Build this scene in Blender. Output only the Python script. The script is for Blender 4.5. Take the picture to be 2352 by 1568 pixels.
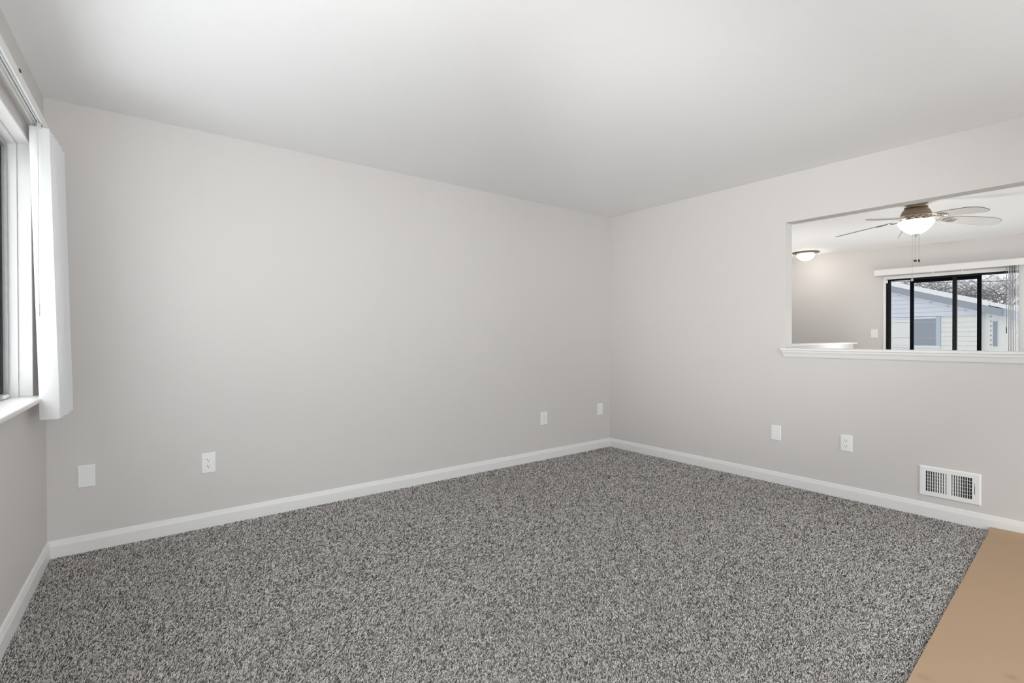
import bpy, bmesh, math, random
import numpy as np
from mathutils import Vector, Matrix

# ------------------------------------------------------------------ clearing
for o in list(bpy.data.objects):
    bpy.data.objects.remove(o)
SC = bpy.context.scene
COL = SC.collection
PI = math.pi

# ------------------------------------------------------------------ camera
CAM = Vector((-4.14374, -3.62892, 1.17007))
YAW, PITCH, ROLL, FPX = 0.66088, -0.00661, -0.00239, 1159.85
fw = Vector((math.sin(YAW)*math.cos(PITCH), math.cos(YAW)*math.cos(PITCH), math.sin(PITCH)))
r0 = Vector((math.cos(YAW), -math.sin(YAW), 0))
u0 = r0.cross(fw)
rt = r0*math.cos(ROLL) + u0*math.sin(ROLL)
up = -r0*math.sin(ROLL) + u0*math.cos(ROLL)
cd = bpy.data.cameras.new('camera')
cam = bpy.data.objects.new('camera', cd)
COL.objects.link(cam)
cd.sensor_fit = 'HORIZONTAL'
cd.sensor_width = 36.0
cd.lens = FPX/2352*36.0
cd.shift_y = -2.68/2352
cd.clip_start = 0.02
cd.clip_end = 300
cam.matrix_world = Matrix(((rt.x, up.x, -fw.x, CAM.x), (rt.y, up.y, -fw.y, CAM.y), (rt.z, up.z, -fw.z, CAM.z), (0, 0, 0, 1)))
SC.camera = cam

# ------------------------------------------------------------------ world, light, exposure
W_STRENGTH = 5.9
world = bpy.data.worlds.new('overcast_sky')
SC.world = world
world.use_nodes = True
bg = world.node_tree.nodes['Background']
bg.inputs['Color'].default_value = (0.955, 0.98, 1.0, 1)
bg.inputs['Strength'].default_value = W_STRENGTH
SC.view_settings.view_transform = 'Standard'
SC.view_settings.look = 'None'
SC.view_settings.gamma = 1.0
SC.view_settings.use_curve_mapping = False
SC.view_settings.exposure = 0.0
SC.cycles.max_bounces = 16
SC.cycles.diffuse_bounces = 10
SC.cycles.transparent_max_bounces = 16
SC.cycles.sample_clamp_indirect = 10
LAMP_FAN, LAMP_FLUSH = 7.0, 21.0
# added fill lights standing in for flash: spots beside the camera, discs facing up
def fill_spot(name, loc, target, power, ang, size=0.15):
    ld = bpy.data.lights.new(name, 'SPOT'); ld.shadow_soft_size = size; ld.energy = power
    ld.spot_size = math.radians(ang); ld.spot_blend = 1.0
    lo = bpy.data.objects.new(name, ld); COL.objects.link(lo); lo.location = loc
    lo.rotation_euler = (Vector(target)-Vector(loc)).to_track_quat('-Z', 'Y').to_euler()
def fill_disc(name, loc, power, size=0.35):
    ld = bpy.data.lights.new(name, 'AREA'); ld.shape = 'DISK'; ld.size = size; ld.energy = power
    lo = bpy.data.objects.new(name, ld); COL.objects.link(lo); lo.location = loc; lo.rotation_euler = (PI, 0, 0)
fill_spot('fill_spot', (-4.4, -2.9, 1.6), (0, -1.42, 1.86), 265, 50)
fill_spot('fill_spot', (-4.1, -3.7, 1.6), (-2.9, -0.5, 2.44), 60, 60)
fill_disc('fill_disc_living', (-4.0, -2.9, 1.0), 8.5)
fill_disc('fill_disc_living', (-1.4, -4.8, 1.2), 5)
fill_disc('fill_disc_living', (-3.3, -4.4, 0.8), 10, 0.8)
fill_disc('fill_disc_dining', (3.1, -1.7, 0.6), 10, 0.6)
fill_disc('fill_disc_stair', (2.5, 0.2, 1.1), 14, 0.6)

# ------------------------------------------------------------------ frames of the walls: (along, off the wall, up) -> world
L, ANG = 4.45342, 0.04917
H = 2.44
def FA(s, o, z): return Vector((-L + s, -o, z))                       # back wall, from its left corner
def FB(s, o, z): return Vector((-o, -s, z))                           # right wall, from the corner
tW = Vector((-math.sin(ANG), -math.cos(ANG), 0)); nW = Vector((math.cos(ANG), -math.sin(ANG), 0))
def FW(s, o, z): return Vector((-L, 0, 0)) + tW*s + nW*o + Vector((0, 0, z))     # window wall
tF = Vector((0.0453, -0.99897, 0)); nF = Vector((-0.99897, -0.0453, 0))
def FF(s, o, z): return Vector((4.58, 0, 0)) + tF*s + nF*o + Vector((0, 0, z))   # far wall of the next room
def FR(s, o, z): return Vector((s, -5.6 + o, z))                      # rear wall
def ID(s, o, z): return Vector((s, o, z))

def portal(name, fr, s0, s1, z0, z1, off, inward):
    ld = bpy.data.lights.new(name, 'AREA')
    ld.shape = 'RECTANGLE'; ld.size = abs(s1-s0); ld.size_y = abs(z1-z0)
    ld.cycles.is_portal = True
    lo = bpy.data.objects.new(name, ld); COL.objects.link(lo)
    c = fr((s0+s1)/2, off, (z0+z1)/2)
    zax = -inward.normalized(); yax = Vector((0, 0, 1)); xax = yax.cross(zax)
    lo.matrix_world = Matrix(((xax.x, yax.x, zax.x, c.x), (xax.y, yax.y, zax.y, c.y), (xax.z, yax.z, zax.z, c.z), (0, 0, 0, 1)))
WIN = dict(s0=0.36, s1=2.46, z0=0.897, z1=2.078)
REAR = dict(s0=-4.2, s1=-0.85, z0=0.08, z1=2.2)  # added opening for fill daylight, out of view
REAR2 = dict(s0=1.0, s1=4.2, z0=0.15, z1=2.1)  # second added opening, in the dining room
DOOR = dict(s0=1.165, s1=2.735, z0=0.0, z1=1.995)
portal('daylight_window_left', FW, WIN['s0'], WIN['s1'], WIN['z0'], WIN['z1'], -0.15, nW)
portal('daylight_added_rear', FR, REAR['s0'], REAR['s1'], REAR['z0'], REAR['z1'], -0.15, Vector((0, 1, 0)))
portal('daylight_added_dining', FR, REAR2['s0'], REAR2['s1'], REAR2['z0'], REAR2['z1'], -0.15, Vector((0, 1, 0)))
portal('daylight_patio_door', FF, DOOR['s0'], DOOR['s1'], DOOR['z0'], DOOR['z1'], -0.17, nF)

# ------------------------------------------------------------------ materials
def nt(m): return m.node_tree.nodes, m.node_tree.links
def mat(name, col, rough=0.5, metal=0.0, bump=0.0, bscale=200.0, spec=0.5, var=0.0, vscale=8.0, trans=None):
    m = bpy.data.materials.new(name); m.use_nodes = True
    n, l = nt(m); p = n['Principled BSDF']
    p.inputs['Base Color'].default_value = (*col, 1)
    p.inputs['Roughness'].default_value = rough
    p.inputs['Metallic'].default_value = metal
    p.inputs['Specular IOR Level'].default_value = spec
    tc = n.new('ShaderNodeTexCoord')
    if var > 0:
        t = n.new('ShaderNodeTexNoise'); t.inputs['Scale'].default_value = vscale; t.inputs['Detail'].default_value = 4
        l.new(tc.outputs['Object'], t.inputs['Vector'])
        r = n.new('ShaderNodeMixRGB'); r.inputs[1].default_value = (*[c*(1-var) for c in col], 1); r.inputs[2].default_value = (*[min(1, c*(1+var)) for c in col], 1)
        l.new(t.outputs['Fac'], r.inputs[0]); l.new(r.outputs[0], p.inputs['Base Color'])
    if bump > 0:
        t = n.new('ShaderNodeTexNoise'); t.inputs['Scale'].default_value = bscale; t.inputs['Detail'].default_value = 3
        l.new(tc.outputs['Object'], t.inputs['Vector'])
        b = n.new('ShaderNodeBump'); b.inputs['Strength'].default_value = bump; b.inputs['Distance'].default_value = 0.002
        l.new(t.outputs['Fac'], b.inputs['Height']); l.new(b.outputs['Normal'], p.inputs['Normal'])
    return m
def glass_mat(name, tint, refl=0.05):
    m = bpy.data.materials.new(name); m.use_nodes = True
    n, l = nt(m); n.remove(n['Principled BSDF'])
    out = n['Material Output']
    t = n.new('ShaderNodeBsdfTransparent'); t.inputs['Color'].default_value = (*tint, 1)
    g = n.new('ShaderNodeBsdfGlossy'); g.inputs['Roughness'].default_value = 0.02
    lw = n.new('ShaderNodeLayerWeight'); lw.inputs['Blend'].default_value = 0.15
    ma = n.new('ShaderNodeMath'); ma.operation = 'MULTIPLY'; ma.inputs[1].default_value = refl*4
    l.new(lw.outputs['Fresnel'], ma.inputs[0])
    mx = n.new('ShaderNodeMixShader')
    l.new(ma.outputs[0], mx.inputs[0]); l.new(t.outputs[0], mx.inputs[1]); l.new(g.outputs[0], mx.inputs[2])
    l.new(mx.outputs[0], out.inputs['Surface'])
    return m
def lamp_mat(name, col, strength):
    m = mat(name, (0.9, 0.88, 0.84), 0.3)
    p = m.node_tree.nodes['Principled BSDF']
    p.inputs['Emission Color'].default_value = (*col, 1)
    p.inputs['Emission Strength'].default_value = strength
    return m
def vane_mat(name, col, thru=0.05):
    m = mat(name, col, 0.45)
    n, l = nt(m); p = n['Principled BSDF']; out = n['Material Output']
    tr = n.new('ShaderNodeBsdfTranslucent'); tr.inputs['Color'].default_value = (*col, 1)
    mx = n.new('ShaderNodeMixShader'); mx.inputs[0].default_value = thru
    l.new(p.outputs[0], mx.inputs[1]); l.new(tr.outputs[0], mx.inputs[2]); l.new(mx.outputs[0], out.inputs['Surface'])
    return m

M = {}
M['wall'] = mat('warm_grey_wall_paint', (0.662, 0.637, 0.618), 0.55, bump=0.12, bscale=260, spec=0.3)
M['ceiling'] = mat('white_ceiling_paint', (0.91, 0.91, 0.915), 0.8, bump=0.25, bscale=190, spec=0.2)
M['trim'] = mat('white_trim_paint', (0.82, 0.81, 0.80), 0.35, bump=0.04, bscale=60)
M['plate'] = mat('white_plastic', (0.87, 0.87, 0.865), 0.3)
M['recept'] = mat('white_receptacle_plastic', (0.93, 0.93, 0.925), 0.25)
M['slot'] = mat('dark_slot', (0.03, 0.03, 0.03), 0.6)
M['screw'] = mat('painted_screw', (0.86, 0.86, 0.855), 0.35)
M['vent'] = mat('white_enamel_steel', (0.88, 0.88, 0.875), 0.3)
M['duct'] = mat('dark_duct_shade', (0.035, 0.035, 0.04), 0.8)
M['alu_dark'] = mat('dark_bronze_aluminium', (0.007, 0.0075, 0.008), 0.5, metal=0.0, spec=0.2)
M['alu_grey'] = mat('weathered_grey_aluminium', (0.45, 0.455, 0.46), 0.45, metal=0.2, var=0.15, vscale=30)
M['alu_screen'] = mat('dark_blue_grey_aluminium', (0.22, 0.24, 0.29), 0.5, spec=0.3)
M['glass'] = glass_mat('clear_window_glass', (0.84, 0.85, 0.85))
M['glass_tint'] = glass_mat('dimmed_door_glass', (0.41, 0.415, 0.42), 0.03)  # tint added to dim the view outdoors
M['vane'] = vane_mat('white_vinyl_vane', (0.78, 0.78, 0.78))
M['patio_vane'] = vane_mat('bright_white_vane', (0.88, 0.88, 0.88), 0.12)
M['track'] = mat('white_track_enamel', (0.82, 0.82, 0.82), 0.3)
M['clear_plastic'] = mat('milky_clear_plastic', (0.62, 0.63, 0.64), 0.2)
M['bronze'] = mat('antique_pewter_bronze', (0.25, 0.195, 0.14), 0.38, metal=0.75, var=0.12, vscale=40)
M['pewter'] = mat('brushed_pewter', (0.55, 0.51, 0.45), 0.3, metal=0.85, bump=0.3, bscale=150)
M['chain'] = mat('nickel_chain', (0.33, 0.32, 0.30), 0.35, metal=0.6)
M['pull'] = mat('black_pull_knob', (0.02, 0.018, 0.016), 0.4)
M['blade'] = mat('whitewashed_blade', (0.80, 0.79, 0.775), 0.45, var=0.05, vscale=60)
M['blade_edge'] = mat('blade_edge_grey', (0.30, 0.28, 0.26), 0.5)
M['fan_glass'] = lamp_mat('lit_frosted_glass_fan_bowl', (1.0, 0.95, 0.87), LAMP_FAN)
M['flush_glass'] = lamp_mat('lit_frosted_glass_flush_bowl', (1.0, 0.94, 0.86), LAMP_FLUSH)
M['paper'] = mat('kraft_floor_paper', (0.46, 0.32, 0.205), 0.6, bump=0.08, bscale=40, spec=0.25, var=0.03, vscale=5)
M['dining_floor'] = mat('light_vinyl_floor', (0.50, 0.46, 0.41), 0.5, var=0.08, vscale=4)
M['siding'] = mat('pale_lavender_siding', (0.70, 0.72, 0.78), 0.6)
M['snow'] = mat('packed_snow', (0.87, 0.87, 0.865), 0.9, bump=0.2, bscale=8)
M['fascia'] = mat('blue_grey_fascia', (0.34, 0.37, 0.41), 0.6)
M['house_trim'] = mat('white_house_trim', (0.82, 0.83, 0.86), 0.5)
M['house_glass'] = mat('grey_blind_behind_pane', (0.31, 0.34, 0.38), 0.25)
M['casing'] = mat('blue_grey_casing', (0.50, 0.56, 0.64), 0.5)
M['cream'] = mat('cream_stucco', (0.80, 0.80, 0.76), 0.7, var=0.03, vscale=3)
M['bark'] = mat('grey_brown_bark', (0.21, 0.19, 0.18), 0.9, var=0.3, vscale=20)
M['wire'] = mat('black_wire', (0.05, 0.05, 0.055), 0.6)

# wear marks on the kraft paper: two soft round scuffs
def paper_marks():
    m = M['paper']; n, l = nt(m); p = n['Principled BSDF']
    src = p.inputs['Base Color'].links[0].from_socket
    geo = n.new('ShaderNodeNewGeometry')
    last = src
    for (x, y, r, a) in ((-1.985, -3.135, 0.028, 0.16), (-1.75, -3.32, 0.026, 0.22)):
        d = n.new('ShaderNodeVectorMath'); d.operation = 'DISTANCE'; d.inputs[1].default_value = (x, y, 0.0)
        l.new(geo.outputs['Position'], d.inputs[0])
        mr = n.new('ShaderNodeMapRange'); mr.inputs['From Min'].default_value = r*0.3; mr.inputs['From Max'].default_value = r
        mr.inputs['To Min'].default_value = a; mr.inputs['To Max'].default_value = 0.0
        l.new(d.outputs['Value'], mr.inputs['Value'])
        mx = n.new('ShaderNodeMixRGB'); mx.inputs[2].default_value = (0.16, 0.11, 0.08, 1)
        l.new(mr.outputs[0], mx.inputs[0]); l.new(last, mx.inputs[1]); last = mx.outputs[0]
    l.new(last, p.inputs['Base Color'])
paper_marks()

# carpet yarn: the shade of each tuft is its own yarn colour
def carpet_mat(name, attr):
    m = bpy.data.materials.new(name); m.use_nodes = True
    n, l = nt(m); p = n['Principled BSDF']
    p.inputs['Roughness'].default_value = 0.95; p.inputs['Specular IOR Level'].default_value = 0.1
    ramp = n.new('ShaderNodeValToRGB')
    e = ramp.color_ramp.elements
    e[0].position = 0.0; e[0].color = (0.066, 0.062, 0.058, 1)
    e[1].position = 1.0; e[1].color = (0.95, 0.915, 0.885, 1)
    a = e.new(0.35); a.color = (0.275, 0.260, 0.246, 1)
    b = e.new(0.7); b.color = (0.76, 0.725, 0.695, 1)
    if attr:
        at = n.new('ShaderNodeAttribute'); at.attribute_name = 'shade'; l.new(at.outputs['Fac'], ramp.inputs['Fac'])
    else:
        tc = n.new('ShaderNodeTexCoord'); v = n.new('ShaderNodeTexVoronoi'); v.inputs['Scale'].default_value = 180
        l.new(tc.outputs['Object'], v.inputs['Vector']); l.new(v.outputs['Color'], ramp.inputs['Fac'])
    l.new(ramp.outputs['Color'], p.inputs['Base Color'])
    return m
M['yarn'] = carpet_mat('grey_flecked_yarn', True)
M['carpet_back'] = mat('carpet_backing', (0.10, 0.095, 0.09), 0.95, var=0.4, vscale=300)

# ------------------------------------------------------------------ helpers
def tag(o, label=None, cat=None, group=None, kind=None):
    if label: o['label'] = label
    if cat: o['category'] = cat
    if group: o['group'] = group
    if kind: o['kind'] = kind
    return o
def thing(name, loc, label, cat, group=None):
    o = bpy.data.objects.new(name, None); COL.objects.link(o)
    o.empty_display_size = 0.05
    o.location = loc
    return tag(o, label, cat, group)
def base_of(o):
    v = Vector((0, 0, 0))
    while o is not None:
        v += o.location; o = o.parent
    return v
def obj(name, bm, m, parent=None, loc=None, bevel=0.0, smooth=False, seg=2, label=None, angle=35):
    org = base_of(parent) if parent is not None else (Vector(loc) if loc is not None else Vector((0, 0, 0)))
    bmesh.ops.recalc_face_normals(bm, faces=bm.faces)
    bmesh.ops.translate(bm, verts=bm.verts, vec=-org)
    me = bpy.data.meshes.new(name); bm.to_mesh(me); bm.free()
    me.materials.append(m)
    if smooth:
        for p in me.polygons: p.use_smooth = True
        try: me.set_sharp_from_angle(angle=math.radians(angle))
        except Exception: pass
    o = bpy.data.objects.new(name, me); COL.objects.link(o)
    if parent is not None: o.parent = parent
    elif loc is not None: o.location = loc
    if bevel > 0:
        md = o.modifiers.new('edge', 'BEVEL'); md.width = bevel; md.segments = seg; md.limit_method = 'ANGLE'; md.angle_limit = math.radians(40)
    if label: o['label'] = label
    return o
def BM(): return bmesh.new()
def box(bm, fr, s0, s1, o0, o1, z0, z1):
    v = [bm.verts.new(fr(s, o, z)) for s in (s0, s1) for o in (o0, o1) for z in (z0, z1)]
    for f in ((0, 1, 3, 2), (4, 6, 7, 5), (0, 4, 5, 1), (2, 3, 7, 6), (0, 2, 6, 4), (1, 5, 7, 3)):
        bm.faces.new([v[i] for i in f])
    return bm
def hexa(bm, pts):                                        # eight points, ordered like box()
    v = [bm.verts.new(p) for p in pts]
    for f in ((0, 1, 3, 2), (4, 6, 7, 5), (0, 4, 5, 1), (2, 3, 7, 6), (0, 2, 6, 4), (1, 5, 7, 3)):
        bm.faces.new([v[i] for i in f])
    return bm
def prism(bm, fr, poly, a0, a1, axis='s', e0=None, e1=None):
    """polygon swept along one axis of a frame; e0/e1 shift the ends per point (mitres)"""
    def P(p, a):
        if axis == 's': return fr(a, p[0], p[1])
        if axis == 'o': return fr(p[0], a, p[1])
        return fr(p[0], p[1], a)
    A = [bm.verts.new(P(p, a0 + (e0(p) if e0 else 0))) for p in poly]
    B = [bm.verts.new(P(p, a1 + (e1(p) if e1 else 0))) for p in poly]
    k = len(poly)
    for i in range(k):
        bm.faces.new((A[i], A[(i+1) % k], B[(i+1) % k], B[i]))
    bm.faces.new(A[::-1]); bm.faces.new(B)
    return bm
def lathe(bm, c, prof, seg=48, cap=True):
    rings = []
    for r, z in prof:
        if r < 1e-5: rings.append([bm.verts.new((c[0], c[1], z))])
        else: rings.append([bm.verts.new((c[0]+r*math.cos(2*PI*i/seg), c[1]+r*math.sin(2*PI*i/seg), z)) for i in range(seg)])
    for a, b in zip(rings, rings[1:]):
        for i in range(seg):
            j = (i+1) % seg
            if len(a) == 1 and len(b) == 1: continue
            if len(a) == 1: bm.faces.new((a[0], b[i], b[j]))
            elif len(b) == 1: bm.faces.new((a[i], b[0], a[j]))
            else: bm.faces.new((a[i], b[i], b[j], a[j]))
    if cap:
        for rg in (rings[0], rings[-1]):
            if len(rg) > 2: bm.faces.new(rg)
    return bm
def tube(bm, pts, rad, seg=8, closed=False):
    pts = [Vector(p) for p in pts]; n = len(pts)
    rads = rad if isinstance(rad, (list, tuple)) else [rad]*n
    rings = []
    for i in range(n):
        if closed: d = pts[(i+1) % n]-pts[i-1]
        else: d = pts[min(i+1, n-1)]-pts[max(i-1, 0)]
        d.normalize()
        a = Vector((0, 0, 1)) if abs(d.z) < 0.9 else Vector((1, 0, 0))
        x = d.cross(a).normalized(); y = d.cross(x)
        rings.append([bm.verts.new(pts[i]+(x*math.cos(2*PI*k/seg)+y*math.sin(2*PI*k/seg))*rads[i]) for k in range(seg)])
    for i in range(n if closed else n-1):
        a, b = rings[i], rings[(i+1) % n]
        for k in range(seg):
            bm.faces.new((a[k], a[(k+1) % seg], b[(k+1) % seg], b[k]))
    if not closed:
        bm.faces.new(rings[0][::-1]); bm.faces.new(rings[-1])
    return bm
def ball(bm, c, r, sx=1, sy=1, sz=1, seg=12):
    mtx = Matrix.Translation(Vector(c)) @ Matrix.Diagonal((sx, sy, sz, 1))
    bmesh.ops.create_uvsphere(bm, u_segments=seg, v_segments=max(6, seg//2), radius=r, matrix=mtx)
    return bm
def wall(name, fr, s0, s1, z0, z1, t, m, hole=None):
    bm = BM()
    if hole is None: box(bm, fr, s0, s1, -t, 0, z0, z1)
    else:
        a, b, c, d = hole
        S = [s0, a, b, s1]; Z = [z0, c, d, z1]
        if c <= z0: Z = [z0, d, z1]
        nz = len(Z)
        V = {}
        for oi, o in enumerate((0, -t)):
            for i, s in enumerate(S):
                for j, z in enumerate(Z): V[oi, i, j] = bm.verts.new(fr(s, o, z))
        hj = 0 if c <= z0 else 1
        for i in range(3):
            for j in range(nz-1):
                if i == 1 and j == hj: continue
                for oi in (0, 1):
                    bm.faces.new((V[oi, i, j], V[oi, i+1, j], V[oi, i+1, j+1], V[oi, i, j+1]))
        def side(p, q): bm.faces.new((V[(0,)+p], V[(0,)+q], V[(1,)+q], V[(1,)+p]))
        for i in range(3):
            if not (hj == 0 and i == 1): side((i, 0), (i+1, 0))
            side((i, nz-1), (i+1, nz-1))
        for j in range(nz-1): side((0, j), (0, j+1)); side((3, j), (3, j+1))
        side((1, hj), (1, hj+1)); side((2, hj), (2, hj+1)); side((1, hj+1), (2, hj+1))
        if hj: side((1, hj), (2, hj))
    o = obj(name, bm, m)
    o['kind'] = 'structure'
    return o

# ------------------------------------------------------------------ the setting: shell of the two rooms
bm = BM(); box(bm, ID, -5.1, 5.4, -5.8, 1.6, H, H+0.1); tag(obj('ceiling', bm, M['ceiling']), kind='structure')
FZ = -0.014
bm = BM(); box(bm, ID, -5.1, 0.0, -5.8, 0.12, -0.12, FZ); tag(obj('floor', bm, M['carpet_back']), kind='structure')
bm = BM(); box(bm, ID, 0.0, 5.4, -5.8, 1.6, -0.12, FZ); tag(obj('floor', bm, M['dining_floor']), kind='structure')
OPEN = (1.809, 4.6, 1.062, 2.064)
wall('wall_back', FA, -0.2, L, FZ, H, 0.12, M['wall'])
wall('wall_left', FW, -0.02, 5.75, FZ, H, 0.16, M['wall'], (WIN['s0'], WIN['s1'], WIN['z0']-0.02, WIN['z1']))
wall('wall_right', FB, -1.4, 5.6, FZ, H, 0.114, M['wall'], OPEN)
wall('wall_far', FF, -1.4, 5.75, FZ, H, 0.16, M['wall'], (DOOR['s0'], DOOR['s1'], FZ, DOOR['z1']))
wall('wall_rear', FR, -4.85, 0.05, FZ, H, 0.16, M['wall'], (REAR['s0'], REAR['s1'], REAR['z0'], REAR['z1']))
wall('wall_rear', FR, 0.05, 5.0, FZ, H, 0.16, M['wall'], (REAR2['s0'], REAR2['s1'], REAR2['z0'], REAR2['z1']))
wall('wall_side', lambda s, o, z: Vector((s, 1.4-o, z)), 0.0, 4.7, FZ, H, 0.14, M['wall'])

# ------------------------------------------------------------------ baseboards
BB = [(0, FZ), (0.0135, FZ), (0.0135, 0.060), (0.0120, 0.0625), (0.0120, 0.0655), (0.0105, 0.0685), (0.0090, 0.0765), (0.0075, 0.0795), (0.0075, 0.0830), (0.0050, 0.0875), (0.0020, 0.089), (0, 0.089)]
tn = math.tan((PI/2 - ANG)/2)
bm = BM(); prism(bm, FA, BB, 0, L, 's', e0=lambda p: p[0]*math.tan((PI/2+ANG)/2)**-1 if False else p[0]*(1/math.tan((PI/2+ANG)/2)), e1=lambda p: -p[0])
tag(obj('baseboard_back', bm, M['trim']), kind='structure')
bm = BM(); prism(bm, FB, BB, 0, 5.58, 's', e0=lambda p: p[0])
tag(obj('baseboard_right', bm, M['trim']), kind='structure')
bm = BM(); prism(bm, FW, BB, 0, 5.58, 's', e0=lambda p: p[0]*(1/math.tan((PI/2+ANG)/2)))
tag(obj('baseboard_left', bm, M['trim']), kind='structure')

# ------------------------------------------------------------------ pass-through sill: cap board and the moulding under it
t1 = bpy.data.objects.new('trim_1', None); COL.objects.link(t1); t1.location = FB(1.78, 0, 1.0); t1['kind'] = 'structure'
bm = BM()
box(bm, FB, 1.779, 4.63, 0.0, 0.030, 1.0585, 1.0765)                 # room-side nosing with its horn
box(bm, FB, 1.811, 4.598, -0.114, 0.0, 1.0625, 1.0765)
box(bm, FB, 1.779, 4.63, -0.146, -0.114, 1.0585, 1.0765)
obj('sill_cap', bm, M['trim'], t1, bevel=0.004)
for (o0, sg) in ((0.0, 1), (-0.114, -1)):
    bm = BM()
    A = [(0.000, 1.0095), (0.009, 1.0095), (0.011, 1.016), (0.016, 1.034), (0.022, 1.046), (0.0225, 1.0585), (0.000, 1.0585)]
    prism(bm, FB, [(o0 + sg*p[0], p[1]) for p in A], 1.811, 4.598, 's', e0=lambda p: -0.9*abs(p[0]-o0), e1=lambda p: 0.9*abs(p[0]-o0))
    obj('sill_apron', bm, M['trim'], t1)

# stair half wall in the next room, with its own cap
def FH(s, o, z):
    a = Vector((3.917, -0.8906, 0)); d = Vector((-1.8705, -0.1106, 0)).normalized(); nn = Vector((-d.y, d.x, 0))
    return a + d*s - nn*o + Vector((0, 0, z))
bm = BM(); box(bm, FH, 0.05, 3.2, -0.12, 0.0, FZ, 1.065)
tag(obj('wall_stair', bm, M['wall']), kind='structure')
t2 = bpy.data.objects.new('trim_2', None); COL.objects.link(t2); t2.location = FH(0, 0, 1.0); t2['kind'] = 'structure'
bm = BM(); box(bm, FH, 0.0, 3.2, -0.16, 0.04, 1.065, 1.085); obj('sill_cap', bm, M['trim'], t2, bevel=0.004)
bm = BM(); A = [(0.0, 1.0), (0.010, 1.0), (0.013, 1.012), (0.020, 1.03), (0.030, 1.045), (0.031, 1.065), (0.0, 1.065)]
prism(bm, FH, A, 0.05, 3.2, 's', e0=lambda p: -1.0*p[0]); obj('sill_apron', bm, M['trim'], t2)

# ------------------------------------------------------------------ left window
w1 = bpy.data.objects.new('window_1', None); COL.objects.link(w1); w1.location = FW(0.36, 0, 0.897); w1['kind'] = 'structure'
s0, s1, z0, z1 = WIN['s0'], WIN['s1'], WIN['z0'], WIN['z1']
# jamb liner: three boards, outer board flush with the opening, inner board one step in
bm = BM()
def ring(bm, fr, a0, a1, b0, b1, wd, o0, o1, bottom=True):
    """picture-frame ring of width wd INSIDE the rectangle a0..a1, b0..b1"""
    box(bm, fr, a0, a0+wd, o0, o1, b0, b1); box(bm, fr, a1-wd, a1, o0, o1, b0, b1)
    box(bm, fr, a0+wd, a1-wd, o0, o1, b1-wd, b1)
    if bottom: box(bm, fr, a0+wd, a1-wd, o0, o1, b0, b0+wd)
ring(bm, FW, s0-0.011, s1+0.011, z0, z1+0.011, 0.013, -0.0440, 0.004, False)
ring(bm, FW, s0-0.004, s1+0.004, z0, z1+0.004, 0.016, -0.0740, -0.0440, False)
obj('jamb', bm, M['trim'], w1, bevel=0.002)
bm = BM(); box(bm, FW, s0-0.012, s1+0.05, -0.085, 0.050, z0-0.021, z0); obj('window_sill', bm, M['trim'], w1, bevel=0.006, seg=3)
bm = BM(); box(bm, FW, s0+0.0, s1, 0.0, 0.010, z0-0.045, z0-0.021); obj('sill_apron', bm, M['wall'], w1, bevel=0.003)
bm = BM(); ring(bm, FW, s0+0.012, s1-0.012, z0, z1-0.012, 0.022, -0.125, -0.0735); obj('window_frame', bm, M['alu_grey'], w1, bevel=0.002)
bm = BM(); box(bm, FW, 1.39, 1.43, -0.120, -0.076, z0+0.022, z1-0.034); obj('meeting_rail', bm, M['alu_grey'], w1, bevel=0.002)
for (a0, a1, of) in ((s0+0.034, 1.41, -0.098), (1.41, s1-0.034, -0.112)):
    bm = BM(); ring(bm, FW, a0, a1, z0+0.022, z1-0.034, 0.034, of-0.008, of+0.008); sa = obj('sash', bm, M['alu_dark'], w1, bevel=0.002, label='dark aluminium sash')
    bm = BM(); box(bm, FW, a0+0.034, a1-0.034, of-0.002, of+0.002, z0+0.056, z1-0.068); obj('pane', bm, M['glass'], sa)
bm = BM(); tube(bm, [FW(0.44, -0.070, z0+0.012), FW(0.50, -0.070, z0+0.012)], 0.008, 10); obj('latch', bm, M['plate'], w1, smooth=True)
# unseen rear windows, added to let in fill daylight
for wn, R in (('added_window_2', REAR), ('added_window_3', REAR2)):
    w2 = bpy.data.objects.new(wn, None); COL.objects.link(w2); w2.location = FR(R['s0'], 0, R['z0']); w2['kind'] = 'structure'
    bm = BM(); ring(bm, FR, R['s0'], R['s1'], R['z0'], R['z1'], 0.05, -0.12, -0.04); obj('window_frame', bm, M['trim'], w2)
    bm = BM(); box(bm, FR, R['s0']+0.05, R['s1']-0.05, -0.085, -0.08, R['z0']+0.05, R['z1']-0.05); obj('pane', bm, M['glass'], w2)

# ------------------------------------------------------------------ vertical blind of the left window
vb = thing('vertical_blind', FW(0.32, 0.06, 0.79), 'white vertical blind drawn open into a stack beside the left window', 'blind')
bm = BM()
TB, TT, TO0, TO1 = 2.139, 2.180, 0.026, 0.066
prof = [(TO0, TB), (TO0+0.006, TB), (TO0+0.006, TB+0.010), (TO0+0.014, TB+0.010), (TO0+0.014, TB+0.004), (TO0+0.017, TB+0.004), (TO0+0.017, TB+0.030), (TO1-0.017, TB+0.030), (TO1-0.017, TB+0.003), (TO1-0.013, TB+0.003), (TO1-0.013, TB+0.010), (TO1-0.006, TB+0.010), (TO1-0.006, TB), (TO1, TB), (TO1, TT), (TO0, TT)]
prism(bm, FW, prof, 0.14, 2.62, 's'); obj('head_track', bm, M['track'], vb, bevel=0.0008)
bm = BM(); box(bm, FW, 0.962, 0.984, 0.030, 0.069, TT-0.003, TT+0.004); obj('mounting_clip', bm, M['slot'], vb, label='small dark metal clip on the track')
bm = BM(); box(bm, FW, 1.9, 1.922, 0.0, 0.069, TT-0.003, TT+0.004); obj('mounting_clip', bm, M['slot'], vb)
rnd = random.Random(4)
NV = 12
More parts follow.
